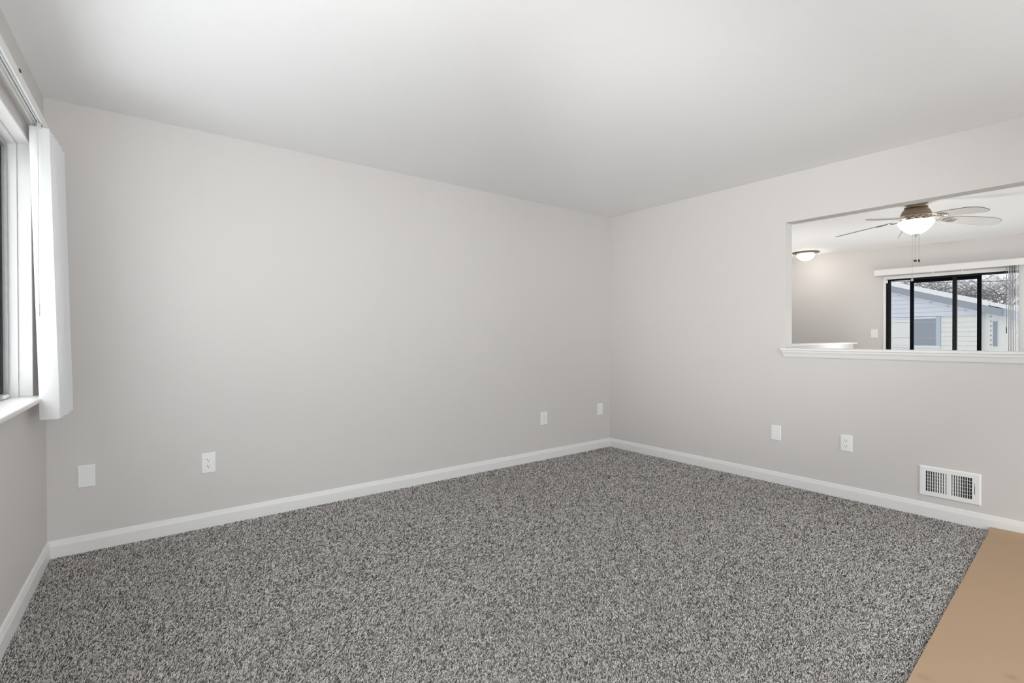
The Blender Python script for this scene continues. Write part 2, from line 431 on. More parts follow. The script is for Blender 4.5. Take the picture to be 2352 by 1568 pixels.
for i in range(NV):
    s = 0.50 - i*0.0305
    ct = 0.0535 - (0.0022 if i % 3 == 1 else 0.0) + 0.0025*i*0.25 + rnd.uniform(-0.0015, 0.0015); cb = 0.0815 - (0.0022 if i % 3 == 1 else 0.0) + 0.0012*i*0.5 + rnd.uniform(-0.0018, 0.0018)
    hw = 0.0345 + (0.004 if i > 3 else 0)
    bm = BM(); rows = []
    zt, zb = 2.126, 0.800 - rnd.uniform(0, 0.006)
    for k in range(13):
        f = k/12; z = zt + (zb-zt)*f
        c = ct + (cb-ct)*min(1.0, f*1.03)**1.0
        row = []
        for j in range(7):
            u = -1 + j/3
            row.append((s + 0.006*(1-u*u) + 0.0015*math.sin(5*f+i), c + hw*u, z))
        rows.append(row)
    V = [[bm.verts.new(FW(p[0]-d, p[1], p[2])) for p in row] for row in rows for d in (0.0,)]
    V2 = [[bm.verts.new(FW(p[0]-0.0012, p[1], p[2])) for p in row] for row in rows]
    for a in range(12):
        for j in range(6):
            bm.faces.new((V[a][j], V[a][j+1], V[a+1][j+1], V[a+1][j])); bm.faces.new((V2[a][j], V2[a+1][j], V2[a+1][j+1], V2[a][j+1]))
        for j in (0, 6): bm.faces.new((V[a][j], V[a+1][j], V2[a+1][j], V2[a][j]))
    for j in range(6):
        for a in (0, 12): bm.faces.new((V[a][j], V[a][j+1], V2[a][j+1], V2[a][j]))
    ob = obj('vane', bm, M['vane'], vb, smooth=True)
    bm = BM(); box(bm, FW, s-0.002, s+0.009, ct-0.007, ct+0.007, 2.118, 2.146); obj('vane_hanger', bm, M['clear_plastic'], vb)
bm = BM(); tube(bm, [FW(0.522, 0.0505, 2.12), FW(0.522, 0.0495, 1.325)], 0.0028, 8); wd = obj('wand', bm, M['clear_plastic'], vb, smooth=True)
bm = BM(); tube(bm, [FW(0.522, 0.0495, 1.325), FW(0.522, 0.0495, 1.268)], 0.0050, 10); obj('wand_grip', bm, M['clear_plastic'], wd, smooth=True, angle=50)

# ------------------------------------------------------------------ wall plates
def plate_base(bm, fr, s0, s1, z0, z1, th=0.0065):
    b = 0.004
    q = [(s0, z0), (s1, z0), (s1, z1), (s0, z1)]; p = [(s0+b, z0+b), (s1-b, z0+b), (s1-b, z1-b), (s0+b, z1-b)]
    A = [bm.verts.new(fr(s, 0, z)) for s, z in q]; B = [bm.verts.new(fr(s, 0.0025, z)) for s, z in q]; C = [bm.verts.new(fr(s, th, z)) for s, z in p]
    for R1, R2 in ((A, B), (B, C)):
        for i in range(4): bm.faces.new((R1[i], R1[(i+1) % 4], R2[(i+1) % 4], R2[i]))
    bm.faces.new(A[::-1]); bm.faces.new(C)
def disc(bm, fr, s, z, r, o0, o1, seg=20, cut=None):
    pts = []
    for i in range(seg):
        a = 2*PI*i/seg; dz = r*math.sin(a)
        if cut: dz = max(-cut, min(cut, dz))
        pts.append((s + r*math.cos(a), z + dz))
    prism(bm, fr, pts, o0, o1, 'o')
def screw(fr, s, z, par, th=0.0065):
    bm = BM(); disc(bm, fr, s, z, 0.0035, th-0.001, th+0.0008, 14); obj('screw', bm, M['screw'], par)
def outlet(fr, s0, s1, z0, z1, label):
    t = thing('electrical_outlet', fr((s0+s1)/2, 0, z0), label, 'outlet', 'duplex outlets on the living room walls')
    bm = BM(); plate_base(bm, fr, s0, s1, z0, z1); obj('cover_plate', bm, M['plate'], t)
    c = (s0+s1)/2; zc = (z0+z1)/2
    for dz in (0.0195, -0.0195):
        bm = BM(); disc(bm, fr, c, zc+dz, 0.0172, 0.0055, 0.0085, 28, cut=0.0142); rc = obj('receptacle', bm, M['recept'], t, bevel=0.0008)
        bm = BM()
        box(bm, fr, c-0.0080, c-0.0055, 0.0083, 0.0089, zc+dz-0.001, zc+dz+0.0080)
        box(bm, fr, c+0.0055, c+0.0080, 0.0083, 0.0089, zc+dz+0.0002, zc+dz+0.0072)
        disc(bm, fr, c, zc+dz-0.0075, 0.0026, 0.0083, 0.0089, 12)
        obj('socket_slots', bm, M['slot'], rc, label='dark plug slots')
    screw(fr, c, zc, t)
    return t
def blank(fr, s0, s1, z0, z1, label, sc=True):
    t = thing('blank_wall_plate', fr((s0+s1)/2, 0, z0), label, 'wall plate', 'blank cover plates on the living room walls')
    bm = BM(); plate_base(bm, fr, s0, s1, z0, z1); obj('cover_plate', bm, M['plate'], t)
    c = (s0+s1)/2
    screw(fr, c, z1-0.022, t); screw(fr, c, z0+0.022, t)
    return t
blank(FA, L-4.3290, L-4.2535, 0.3500, 0.4720, 'white blank wall plate on the long wall nearest the left window')
outlet(FA, L-3.7500, L-3.6722, 0.3315, 0.4560, 'white duplex outlet on the long wall near the left blank plate')
outlet(FA, L-0.9805, L-0.8970, 0.3290, 0.4535, 'white duplex outlet on the long wall toward the far corner')
blank(FA, L-0.1907, L-0.1100, 0.3465, 0.4705, 'narrow white blank plate tight beside the far room corner')
blank(FB, 1.7010, 1.7776, 0.3395, 0.4590, 'white blank wall plate below the left end of the pass-through sill')
outlet(FB, 2.1953, 2.2724, 0.3380, 0.4560, 'white duplex outlet on the pass-through wall left of the floor vent')

# light switch in the next room
t = thing('light_switch', FF(1.034, 0, 1.147), 'white toggle switch plate on the far wall beside the patio door', 'light switch')
bm = BM(); plate_base(bm, FF, 0.995, 1.074, 1.147, 1.270); obj('cover_plate', bm, M['plate'], t)
bm = BM(); box(bm, FF, 1.028, 1.041, 0.006, 0.009, 1.194, 1.223); obj('switch_surround', bm, M['recept'], t)
bm = BM(); prism(bm, FF, [(0.009, 1.200), (0.020, 1.212), (0.020, 1.217), (0.009, 1.216)], 1.0305, 1.0385, 's'); obj('toggle', bm, M['recept'], t)
screw(FF, 1.0345, 1.238, t); screw(FF, 1.0345, 1.179, t)

# ------------------------------------------------------------------ floor-level wall register
t = thing('wall_register', FB(2.806, 0, 0.131), 'white metal air vent register low on the wall above the kraft paper', 'air vent')
va0, va1, vz0, vz1 = 2.6540, 2.9585, 0.1310, 0.3265
bank = ((2.6895, 2.7960), (2.8145, 2.9185)); bz0, bz1 = 0.1640, 0.2955
bm = BM()
b = 0.008
def vframe():
    S = [va0, va0+b, bank[0][0], bank[0][1], bank[1][0], bank[1][1], va1-b, va1]; Z = [vz0, vz0+b, bz0, bz1, vz1-b, vz1]
    V = {}
    for i, s in enumerate(S):
        for j, z in enumerate(Z):
            o = 0.002 if i in (0, 7) or j in (0, 5) else 0.010
            V[i, j] = bm.verts.new(FB(s, o, z))
    for i in range(7):
        for j in range(5):
            if j == 2 and i in (2, 4): continue
            bm.faces.new((V[i, j], V[i+1, j], V[i+1, j+1], V[i, j+1]))
    for i0 in (2, 4):                                       # returns of the two louver windows
        q = [(i0, 2), (i0+1, 2), (i0+1, 3), (i0, 3)]
        Bk = [bm.verts.new(FB(S[i], 0.0010, Z[j])) for i, j in q]
        for k in range(4): bm.faces.new((V[q[k]], V[q[(k+1) % 4]], Bk[(k+1) % 4], Bk[k]))
    rim = [(i, 0) for i in range(7)] + [(7, j) for j in range(5)] + [(i, 5) for i in range(7, 0, -1)] + [(0, j) for j in range(5, 0, -1)]
    R = [bm.verts.new(FB(S[i], 0.0, Z[j])) for i, j in rim]
    for k in range(len(rim)): bm.faces.new((V[rim[k]], V[rim[(k+1) % len(rim)]], R[(k+1) % len(rim)], R[k]))
vframe(); obj('vent_frame', bm, M['vent'], t)
bm = BM()
for a0, a1 in bank: box(bm, FB, a0-0.001, a1+0.001, 0.0004, 0.0010, bz0-0.001, bz1+0.001)  # flat sheet on the wall; the duct's shade is its dark colour
obj('duct_shade', bm, M['duct'], t, label='dark sheet standing in for the duct shade behind the louvers')
for bi, (a0, a1) in enumerate(bank):
    n = 9; pitch = (a1-a0)/n
    for k in range(n+1):
        c = a0 + pitch*k
        lean = (0.0005 + 0.0055*k/n) if bi == 0 else (0.0050 - 0.0070*k/n)
        bm = BM()
        w = 0.0011
        hexa(bm, [FB(c-w, 0.0095, bz0), FB(c-w, 0.0095, bz1), FB(c-w+lean, 0.0022, bz0), FB(c-w+lean, 0.0022, bz1), FB(c+w, 0.0095, bz0), FB(c+w, 0.0095, bz1), FB(c+w+lean, 0.0022, bz0), FB(c+w+lean, 0.0022, bz1)])
        obj('louver', bm, M['vent'], t)
    for k in range(1, 6):
        z = bz0 + (bz1-bz0)*k/6
        bm = BM(); box(bm, FB, a0, a1, 0.0012, 0.0020, z-0.0011, z+0.0011); obj('damper_bar', bm, M['screw'], t)
bm = BM(); box(bm, FB, 2.9275, 2.9305, 0.0098, 0.0104, 0.198, 0.262); obj('lever_slot', bm, M['slot'], t)
bm = BM(); box(bm, FB, 2.9270, 2.9310, 0.010, 0.017, 0.250, 0.256); obj('damper_lever', bm, M['vent'], t, bevel=0.0008)
screw(FB, 2.6645, 0.226, t, 0.0098); screw(FB, 2.944, 0.229, t, 0.0098)

# ------------------------------------------------------------------ kraft paper laid over the carpet
bm = BM()
PN, PM = 40, 10
e0 = lambda x: -2.9985 + (x)*0.0526                         # the edge seen in the photo
grid = []
for i in range(PN+1):
    x = -0.018 - (4.1-0.018)*(i/PN)**1.6
    row = []
    for j in range(PM+1):
        y = e0(x) - 0.92*j/PM
        z = 0.0055 + 0.0012*math.sin(3.1*x+2.0*j/PM) + 0.0008*math.sin(9*x)
        near = max(0.0, 1-(-x-0.018)/0.10)
        z += 0.016*near**1.6 + 0.0035*math.sin(5+y*9)*near
        row.append((x, y, z))
    grid.append(row)
Vt = [[bm.verts.new(p) for p in r] for r in grid]; Vb = [[bm.verts.new((p[0], p[1], p[2]-0.0012)) for p in r] for r in grid]
for i in range(PN):
    for j in range(PM):
        bm.faces.new((Vt[i][j], Vt[i+1][j], Vt[i+1][j+1], Vt[i][j+1])); bm.faces.new((Vb[i][j], Vb[i][j+1], Vb[i+1][j+1], Vb[i+1][j]))
for i in range(PN):
    for j in (0, PM): bm.faces.new((Vt[i][j], Vt[i+1][j], Vb[i+1][j], Vb[i][j]))
for j in range(PM):
    for i in (0, PN): bm.faces.new((Vt[i][j], Vt[i][j+1], Vb[i][j+1], Vb[i][j]))
tag(obj('floor_paper', bm, M['paper'], loc=(-1.5, -3.4, 0.0), smooth=True), 'brown kraft protection paper laid over the grey carpet at lower right', 'paper')

# ------------------------------------------------------------------ carpet pile: one object, uncountable tufts
def carpet():
    rg = np.random.default_rng(7)
    cx, cy = CAM.x, CAM.y
    N = 2400000
    x = rg.uniform(-4.75, -0.012, N); y = rg.uniform(-5.58, -0.012, N)
    dl = x*0 + (-L) - y*(-1)*0
    inside = ((x + L)*nW.x + y*nW.y) > 0.012
    d = np.hypot(x-cx, y-cy)
    # in the picture (with a wide margin for a step to the side)
    dx, dy = x-cx, y-cy
    zf = dx*fw.x + dy*fw.y; xr = (dx*rt.x + dy*rt.y)
    seen = (zf > 0.4) & (np.abs(xr) < 1.35*zf + 0.5)
    depth = np.maximum(zf, 0.5)
    dens = np.where(seen, np.clip((1.7/depth)**1.6, 0.22, 1.0), 0.06)
    paper = (y < (-2.9985 + x*0.0526) - 0.012) & (y > (-2.9985 + x*0.0526) - 0.92 + 0.012)
    keep = inside & ~paper & (rg.uniform(0, 1, N) < dens)
    x, y, dens = x[keep], y[keep], dens[keep]
    n = len(x)
    size = (1/np.sqrt(dens))**0.75
    # slow drift of the pile direction, with each tuft scattered about it
    drift = 0.9*np.sin(2.1*x+1.3*np.sin(1.7*y)) + 0.8*np.sin(2.7*y+0.9*np.sin(2.3*x)+1.0)
    az = drift*0.8 + rg.normal(0, 1.1, n)
    ln = rg.uniform(0.0095, 0.0150, n)*size
    flat_mid = np.exp(-((x+2.7)**2 + (y+1.7)**2)/1.1)          # the pile lies flatter mid-room
    lean = np.clip(rg.normal(0.0, 0.26, n) + 0.52 + 0.85*flat_mid, 0.05, 1.45)
    # keep tufts off the skirting
    nearw = np.minimum.reduce([-x, -y, (x+L)*nW.x + y*nW.y])
    lean = np.where(nearw < 0.03, lean*0.45, lean)
    w = rg.uniform(0.0012, 0.0019, n)*size
    lx, ly = np.cos(az), np.sin(az)
    base = np.stack([x, y, np.full(n, FZ-0.001)], 1)
    h = np.minimum(ln*np.cos(lean*0.6), 0.0155)
    mid = base + np.stack([lx*ln*0.45*np.sin(lean), ly*ln*0.45*np.sin(lean), h*0.68], 1)
    tip = base + np.stack([lx*ln*np.sin(lean), ly*ln*np.sin(lean), h], 1)
    verts = np.zeros((n, 7, 3), np.float32)
    tw = rg.uniform(0, 2*PI, n)
    for k in range(3):
        a = tw + k*2*PI/3
        off = np.stack([np.cos(a), np.sin(a), 0.3*np.sin(a)], 1)
        verts[:, k] = base + off*(w*0.8)[:, None]
        verts[:, 3+k] = mid + off*(w*1.2)[:, None]
    verts[:, 6] = tip
    quads = [(k, (k+1) % 3, 3+(k+1) % 3, 3+k) for k in range(3)]
    tris = [(3+k, 3+(k+1) % 3, 6) for k in range(3)]
    per = np.array([v for f in quads+tris for v in f], np.int32)
    loops = (np.arange(n, dtype=np.int32)[:, None]*7 + per[None, :]).ravel()
    lens = np.tile(np.array([4]*3+[3]*3, np.int32), n)
    starts = np.concatenate([[0], np.cumsum(lens)[:-1]]).astype(np.int32)
    me = bpy.data.meshes.new('carpet')
    me.vertices.add(n*7); me.vertices.foreach_set('co', verts.reshape(-1))
    me.loops.add(len(loops)); me.loops.foreach_set('vertex_index', loops)
    me.polygons.add(len(lens)); me.polygons.foreach_set('loop_start', starts)
    try: me.polygons.foreach_set('loop_total', lens)
    except Exception: pass
    at = me.attributes.new('shade', 'FLOAT', 'POINT')
    sh = np.clip(rg.beta(1.15, 1.15, n), 0, 1).astype(np.float32)
    sv = np.repeat(sh, 7).reshape(n, 7) + rg.normal(0, 0.05, (n, 7)).astype(np.float32)
    at.data.foreach_set('value', np.clip(sv, 0, 1).astype(np.float32).ravel())
    me.materials.append(M['yarn'])
    me.update(calc_edges=True); me.validate()
    o = bpy.data.objects.new('carpet', me); COL.objects.link(o)
    tag(o, 'grey flecked cut pile carpet covering the living room floor', 'carpet', kind='stuff')
    print('tufts', n)
carpet()

# ------------------------------------------------------------------ patio door in the far wall
d1 = bpy.data.objects.new('door_1', None); COL.objects.link(d1); d1.location = FF(1.95, 0, FZ); d1['kind'] = 'structure'
bm = BM()
box(bm, FF, 1.146, 1.177, -0.02, 0.012, FZ, 2.03); box(bm, FF, 2.723, 2.755, -0.02, 0.012, FZ, 2.03); box(bm, FF, 1.177, 2.723, -0.02, 0.012, 1.986, 2.03)
obj('door_casing', bm, M['trim'], d1, bevel=0.002)
bm = BM(); ring(bm, FF, 1.172, 2.728, FZ, 1.990, 0.018, -0.155, -0.004); obj('door_frame', bm, M['alu_dark'], d1)
def panel(a0, a1, of, st, m, rail_t, rail_b, g, nm):
    bm = BM(); box(bm, FF, a0, a0+st, of-0.014, of+0.014, 0.005, 1.972); box(bm, FF, a1-st, a1, of-0.014, of+0.014, 0.005, 1.972)
    box(bm, FF, a0+st, a1-st, of-0.014, of+0.014, 1.972-rail_t, 1.972); box(bm, FF, a0+st, a1-st, of-0.014, of+0.014, 0.005, 0.005+rail_b)
    p = obj(nm, bm, m, d1, bevel=0.002)
    if g:
        bm = BM(); box(bm, FF, a0+st, a1-st, of-0.003, of+0.003, 0.005+rail_b, 1.972-rail_t); obj('pane', bm, g, p)
    return p
panel(1.188, 1.950, -0.030, 0.042, M['alu_dark'], 0.010, 0.09, M['glass_tint'], 'door_panel')
panel(1.908, 2.710, -0.064, 0.042, M['alu_dark'], 0.010, 0.09, M['glass_tint'], 'door_panel')
panel(1.434, 2.186, -0.118, 0.044, M['alu_screen'], 0.050, 0.09, None, 'screen_frame')
bm = BM(); box(bm, FF, 1.205, 1.222, -0.016, 0.012, 0.93, 1.12); obj('door_handle', bm, M['alu_dark'], d1, bevel=0.004)

t = thing('door_sensor', FF(1.19, 0, 1.94), 'tiny white contact sensor at the top left corner of the patio door', 'sensor')
bm = BM(); box(bm, FF, 1.179, 1.199, -0.004, 0.010, 1.935, 1.978); obj('sensor_body', bm, M['plate'], t, bevel=0.002)
bm = BM(); box(bm, FF, 1.184, 1.194, 0.010, 0.011, 1.944, 1.969); obj('sensor_cover', bm, M['recept'], t)

# ------------------------------------------------------------------ valance and vertical blind of the patio door
pb = thing('vertical_blind', FF(2.0, 0.07, 2.04), 'white valance and vertical vanes gathered right of the patio door', 'blind')
bm = BM(); vs0, vs1 = 1.068, 2.98
vp = [(0.0, 2.128), (0.110, 2.128), (0.126, 2.122), (0.130, 2.112), (0.130, 2.042), (0.126, 2.037), (0.122, 2.042), (0.122, 2.108), (0.114, 2.118), (0.0, 2.118)]
prism(bm, FF, vp, vs0, vs1, 's'); obj('valance', bm, M['trim'], pb, bevel=0.002)
for a in (vs0, vs1-0.006):
    bm = BM(); prism(bm, FF, [(0.0, 2.129), (0.110, 2.129), (0.128, 2.121), (0.132, 2.110), (0.132, 2.040), (0.124, 2.034), (0.0, 2.034)], a-0.006, a+0.006, 's'); obj('valance_return', bm, M['trim'], pb, bevel=0.002)
bm = BM(); box(bm, FF, 1.10, 2.95, 0.045, 0.085, 2.060, 2.117); obj('head_track', bm, M['track'], pb, bevel=0.002)
for s in (1.72, 2.02):
    bm = BM(); box(bm, FF, s-0.006, s+0.006, 0.056, 0.074, 2.015, 2.062); obj('carrier', bm, M['plate'], pb)
def patio_vane(s, rot, w=0.088):
    bm = BM(); ca, sa_ = math.cos(rot), math.sin(rot)
    def fr(u, t_, z): return FF(s + u*sa_ + t_*ca, 0.065 + u*ca - t_*sa_, z)
    prof = [(-w/2 + w*j/8, 0.004*(1-(2*j/8-1)**2)) for j in range(9)]
    poly = prof + [(p[0], p[1]+0.0012) for p in prof[::-1]]
    prism(bm, fr, poly, 0.03, 2.050, 'z'); obj('vane', bm, M['patio_vane'], pb, smooth=True)
for k, s in enumerate((2.455, 2.470, 2.484, 2.498, 2.513, 2.528)):
    patio_vane(s, 0.02+0.03*math.sin(k*2.1))
for k in range(7):
    patio_vane(2.575+0.055*k, 0.95)
bm = BM(); tube(bm, [FF(2.437, 0.075, 2.06), FF(2.437, 0.075, 1.28)], 0.0026, 8); wd = obj('wand', bm, M['chain'], pb, smooth=True)
bm = BM(); tube(bm, [FF(2.437, 0.075, 1.28), FF(2.437, 0.075, 1.20)], 0.005, 10); obj('wand_grip', bm, M['pull'], wd, smooth=True, label='dark grip of the wand')

# ------------------------------------------------------------------ ceiling fan with light
FC = (1.90, -2.178)
fan = thing('ceiling_fan', (FC[0], FC[1], 2.12), 'five blade white and bronze ceiling fan with lit bowl seen through the pass-through', 'ceiling fan')
bm = BM(); lathe(bm, FC, [(0.0, 2.44), (0.090, 2.44), (0.090, 2.432), (0.074, 2.428), (0.074, 2.405), (0.0, 2.405)]); obj('ceiling_canopy', bm, M['bronze'], fan, smooth=True)
bm = BM(); lathe(bm, FC, [(0.0, 2.412), (0.080, 2.412), (0.092, 2.406), (0.092, 2.397), (0.084, 2.392), (0.096, 2.384), (0.108, 2.368), (0.117, 2.347), (0.121, 2.330), (0.121, 2.320), (0.0, 2.320)]); obj('motor_housing', bm, M['bronze'], fan, smooth=True)
bm = BM(); lathe(bm, FC, [(0.0, 2.322), (0.128, 2.322), (0.132, 2.316), (0.118, 2.308), (0.112, 2.290), (0.118, 2.276), (0.128, 2.270), (0.128, 2.262), (0.0, 2.262)])
bd = obj('switch_housing', bm, M['bronze'], fan, smooth=True)
bm = BM()
for i in range(15):                                          # cast scrollwork around the band
    a = 2*PI*i/15
    for (da, zz, rr) in ((0.0, 2.292, 0.014), (0.16, 2.303, 0.009), (-0.16, 2.280, 0.009)):
        c = Vector((FC[0]+0.122*math.cos(a+da), FC[1]+0.122*math.sin(a+da), zz)); tng = Vector((-math.sin(a+da), math.cos(a+da), 0))
        tube(bm, [c + tng*rr*math.cos(q) + Vector((0, 0, rr*math.sin(q))) for q in [2*PI*k/12 for k in range(10)]], 0.0035, 6)
obj('scrollwork', bm, M['pewter'], bd, smooth=True)
bm = BM(); lathe(bm, FC, [(0.0, 2.272), (0.134, 2.272), (0.141, 2.267), (0.142, 2.258), (0.137, 2.242), (0.121, 2.217), (0.096, 2.188), (0.068, 2.165), (0.040, 2.150), (0.0, 2.146)], 64); obj('light_bowl', bm, M['fan_glass'], fan, smooth=True, angle=60)
bm = BM(); lathe(bm, FC, [(0.0, 2.152), (0.030, 2.150), (0.031, 2.145), (0.012, 2.140), (0.008, 2.134), (0.010, 2.128), (0.006, 2.120), (0.0, 2.117)], 24); obj('finial', bm, M['pewter'], fan, smooth=True)
PH = 4.1254
for k in range(5):
    a = PH + 2*PI*k/5
    er = Vector((math.cos(a), math.sin(a), 0)); et = Vector((-math.sin(a), math.cos(a), 0)); C0 = Vector((FC[0], FC[1], 0))
    pit = math.radians(13.5)
    def fr(r, t_, z, er=er, et=et, C0=C0, pit=pit):
        return C0 + er*r + et*(t_*math.cos(pit) + z*math.sin(pit)) + Vector((0, 0, 2.312 - 0.128*r - t_*math.sin(pit) + z*math.cos(pit)))
    outline = [(0.205, -0.040), (0.235, -0.052), (0.30, -0.061), (0.42, -0.071), (0.575, -0.081), (0.640, -0.060), (0.668, -0.030), (0.668, 0.030), (0.640, 0.060), (0.575, 0.081), (0.42, 0.071), (0.30, 0.061), (0.235, 0.052), (0.205, 0.040), (0.195, 0.0)]
    bm = BM(); prism(bm, fr, outline, -0.003, 0.003, 'z'); bl = obj('blade', bm, M['blade'], fan)
    bm = BM()                                                # grey edge banding round the blade
    n = len(outline)
    tube(bm, [fr(p[0], p[1], 0) for p in outline], 0.0034, 6, closed=True); obj('edge_band', bm, M['blade_edge'], bl, smooth=True)
    bm = BM()                                                # arm and open medallion under the blade root
    tube(bm, [fr(0.105, 0, -0.012), fr(0.14, 0, -0.022), fr(0.18, 0, -0.016), fr(0.21, 0, -0.010)], [0.011, 0.009, 0.009, 0.008], 8)
    for (rx, ry, q) in ((0.060, 0.040, 0.0048), (0.040, 0.026, 0.0032)):
        tube(bm, [fr(0.262 + rx*math.cos(2*PI*i/28), ry*math.sin(2*PI*i/28), -0.0068) for i in range(28)], q, 6, closed=True)
    for i in range(6):
        b_ = 2*PI*i/6
        tube(bm, [fr(0.262 + 0.036*math.cos(b_) + 0.017*math.cos(2*PI*j/10), 0.022*math.sin(b_) + 0.012*math.sin(2*PI*j/10), -0.0068) for j in range(10)], 0.0026, 5, closed=True)
    obj('blade_bracket', bm, M['pewter'], bl, smooth=True)
los = Vector((FC[0]-CAM.x, FC[1]-CAM.y, 0)).normalized(); sd = Vector((los.y, -los.x, 0))
for (dx, zt, zb, kind) in ((-0.0275, 2.148, 1.735, 'bell'), (-0.005, 2.120, 1.905, 'oval'), (0.0240, 2.148, 1.902, 'barrel')):
    p = Vector((FC[0], FC[1], 0)) + sd*dx
    bm = BM(); tube(bm, [p+Vector((0, 0, zt)), p+Vector((0, 0, zb))], 0.0011, 6); ball(bm, p+Vector((0, 0, 2.05)), 0.003, seg=8)
    pc = obj('pull_chain', bm, M['chain'], fan, smooth=True)
    bm = BM()
    if kind == 'oval': ball(bm, p+Vector((0, 0, 1.893)), 0.0145, 1, 1, 0.75, 16)
    elif kind == 'barrel': lathe(bm, (p.x, p.y), [(0.0, 1.905), (0.006, 1.903), (0.007, 1.895), (0.007, 1.879), (0.0, 1.877)], 14)
    else: lathe(bm, (p.x, p.y), [(0.0, 1.740), (0.006, 1.737), (0.005, 1.724), (0.012, 1.712), (0.012, 1.704), (0.006, 1.698), (0.0, 1.697)], 14)
    obj('pull_knob', bm, M['pull'] if kind != 'bell' else M['pewter'], pc, smooth=True)

# ------------------------------------------------------------------ flush ceiling light near the far wall
LC = (4.07, -0.317)
t = thing('ceiling_light', (LC[0], LC[1], 2.28), 'small lit frosted bowl ceiling light with bronze ring near the far wall', 'ceiling light')
bm = BM(); lathe(bm, LC, [(0.0, 2.44), (0.178, 2.44), (0.184, 2.436), (0.182, 2.430), (0.165, 2.424), (0.145, 2.413), (0.126, 2.404), (0.118, 2.404), (0.118, 2.415), (0.0, 2.415)], 48)
rg_ = obj('trim_ring', bm, M['bronze'], t, smooth=True)
bm = BM(); tube(bm, [(LC[0]+0.156*math.cos(2*PI*i/112), LC[1]+0.156*math.sin(2*PI*i/112), 2.417) for i in range(112)], [0.0048 + 0.0026*math.sin(2*PI*i/4) for i in range(112)], 6, closed=True)
obj('beading', bm, M['pewter'], rg_, smooth=True)
bm = BM(); lathe(bm, LC, [(0.0, 2.412), (0.120, 2.412), (0.122, 2.402), (0.115, 2.380), (0.096, 2.354), (0.068, 2.331), (0.036, 2.315), (0.0, 2.309)], 48); obj('light_bowl', bm, M['flush_glass'], t, smooth=True, angle=60)
bm = BM(); lathe(bm, LC, [(0.0, 2.314), (0.018, 2.311), (0.017, 2.304), (0.008, 2.300), (0.006, 2.290), (0.009, 2.282), (0.006, 2.272), (0.0, 2.266)], 16); obj('finial', bm, M['pewter'], t, smooth=True)

# ------------------------------------------------------------------ outside: snow, neighbour's house, trees, wires
KH = 1.5
hp = Vector((13.09792, 0.07325, 0)); hp = Vector((CAM.x, CAM.y, 0)) + (hp-Vector((CAM.x, CAM.y, 0)))*KH
tH = Vector((-0.22604, -0.97412, 0)); nH = Vector((-0.985, -0.172, 0))
def FN(u, o, z):                                             # neighbour's front
    return hp + tH*(u*KH) + nH*(o*KH) + Vector((0, 0, CAM.z + (z-CAM.z)*KH))
GZ = -0.55
bm = BM()
gn = 60
for (x0, x1, y0, y1) in ((-60, 80, -70, 70),):
    v = [bm.verts.new(p) for p in ((x0, y0, GZ), (x1, y0, GZ), (x1, y1, GZ), (x0, y1, GZ), (x0, y0, GZ-0.3), (x1, y0, GZ-0.3), (x1, y1, GZ-0.3), (x0, y1, GZ-0.3))]
    for f in ((0, 1, 2, 3), (7, 6, 5, 4), (0, 4, 5, 1), (1, 5, 6, 2), (2, 6, 7, 3), (3, 7, 4, 0)): bm.faces.new([v[i] for i in f])
tag(obj('snow_ground', bm, M['snow']), kind='structure')
gz = CAM.z + (GZ-CAM.z)/KH                                   # ground in the neighbour's own measure
house = thing('neighbor_house', FN(0, 0, gz), 'pale lap-sided house with snowy sloping roof seen through the patio door', 'house')
def rake(u): return 2.425 + (u+1.086)*(-0.318)                # underside of the fascia along the gable
def ridge_u(): return -3.0
# main wall with gable
def gable(bm, u0, u1, o0, o1, zb):
    poly = [(u0, zb), (u1, zb), (u1, rake(u1)), (ridge_u(), rake(ridge_u())), (u0, rake(ridge_u()) - (ridge_u()-u0)*0.318)]
    prism(bm, FN, poly, o0, o1, 'o')
bm = BM(); gable(bm, -6.9, 0.93, -3.2, -0.02, 1.70); obj('gable_wall', bm, M['siding'], house)
bm = BM(); box(bm, FN, -6.9, 0.93, -3.2, -0.06, gz, 1.70); obj('lower_wall', bm, M['cream'], house)
bm = BM()                                                    # lapped boards of the gable
z = 1.70
while z < 3.0:
    u1 = min(0.93, -1.086 + (2.425-(z+0.06))/0.318)
    if u1 > -3: prism(bm, FN, [(-0.02, z), (0.022, z), (0.002, z+0.1205), (-0.02, z+0.1205)], -6.0 if z < 2.2 else -3.6, u1, 's')
    z += 0.1215
obj('gable_siding', bm, M['siding'], house)
bm = BM(); z = 0.80
while z < 1.62:
    prism(bm, FN, [(-0.06, z), (-0.024, z), (-0.044, z+0.1205), (-0.06, z+0.1205)], 0.115, 0.93, 's'); z += 0.1215
obj('lower_siding', bm, M['cream'], house)
def slab(bm, lo, hi, o0, o1, u0, u1):
    f = lambda u, d: (u, rake(u)+d)
    prism(bm, FN, [f(u0, lo), f(u1, lo), f(u1, hi), f(u0, hi)], o0, o1, 'o')
bm = BM(); slab(bm, 0.0, 0.172, -3.4, 0.12, -3.0, 1.35); obj('fascia', bm, M['fascia'], house)
bm = BM(); slab(bm, -0.028, 0.0, -0.05, 0.02, -3.0, 0.96); obj('frieze_trim', bm, M['house_trim'], house)
bm = BM(); slab(bm, 0.172, 0.305, -3.4, 0.13, -3.0, 1.10); slab(bm, 0.190, 0.290, -3.4, 0.10, 1.10, 2.6); obj('roof_snow', bm, M['snow'], house, bevel=0.02, label='white snow layer on the roof')
bm = BM(); slab(bm, 0.0, 0.19, -3.4, 0.06, 1.35, 2.6); obj('eave', bm, M['casing'], house)
bm = BM(); box(bm, FN, 0.96, 2.6, -3.0, -0.10, gz, 1.80); obj('annex_wall', bm, M['cream'], house)
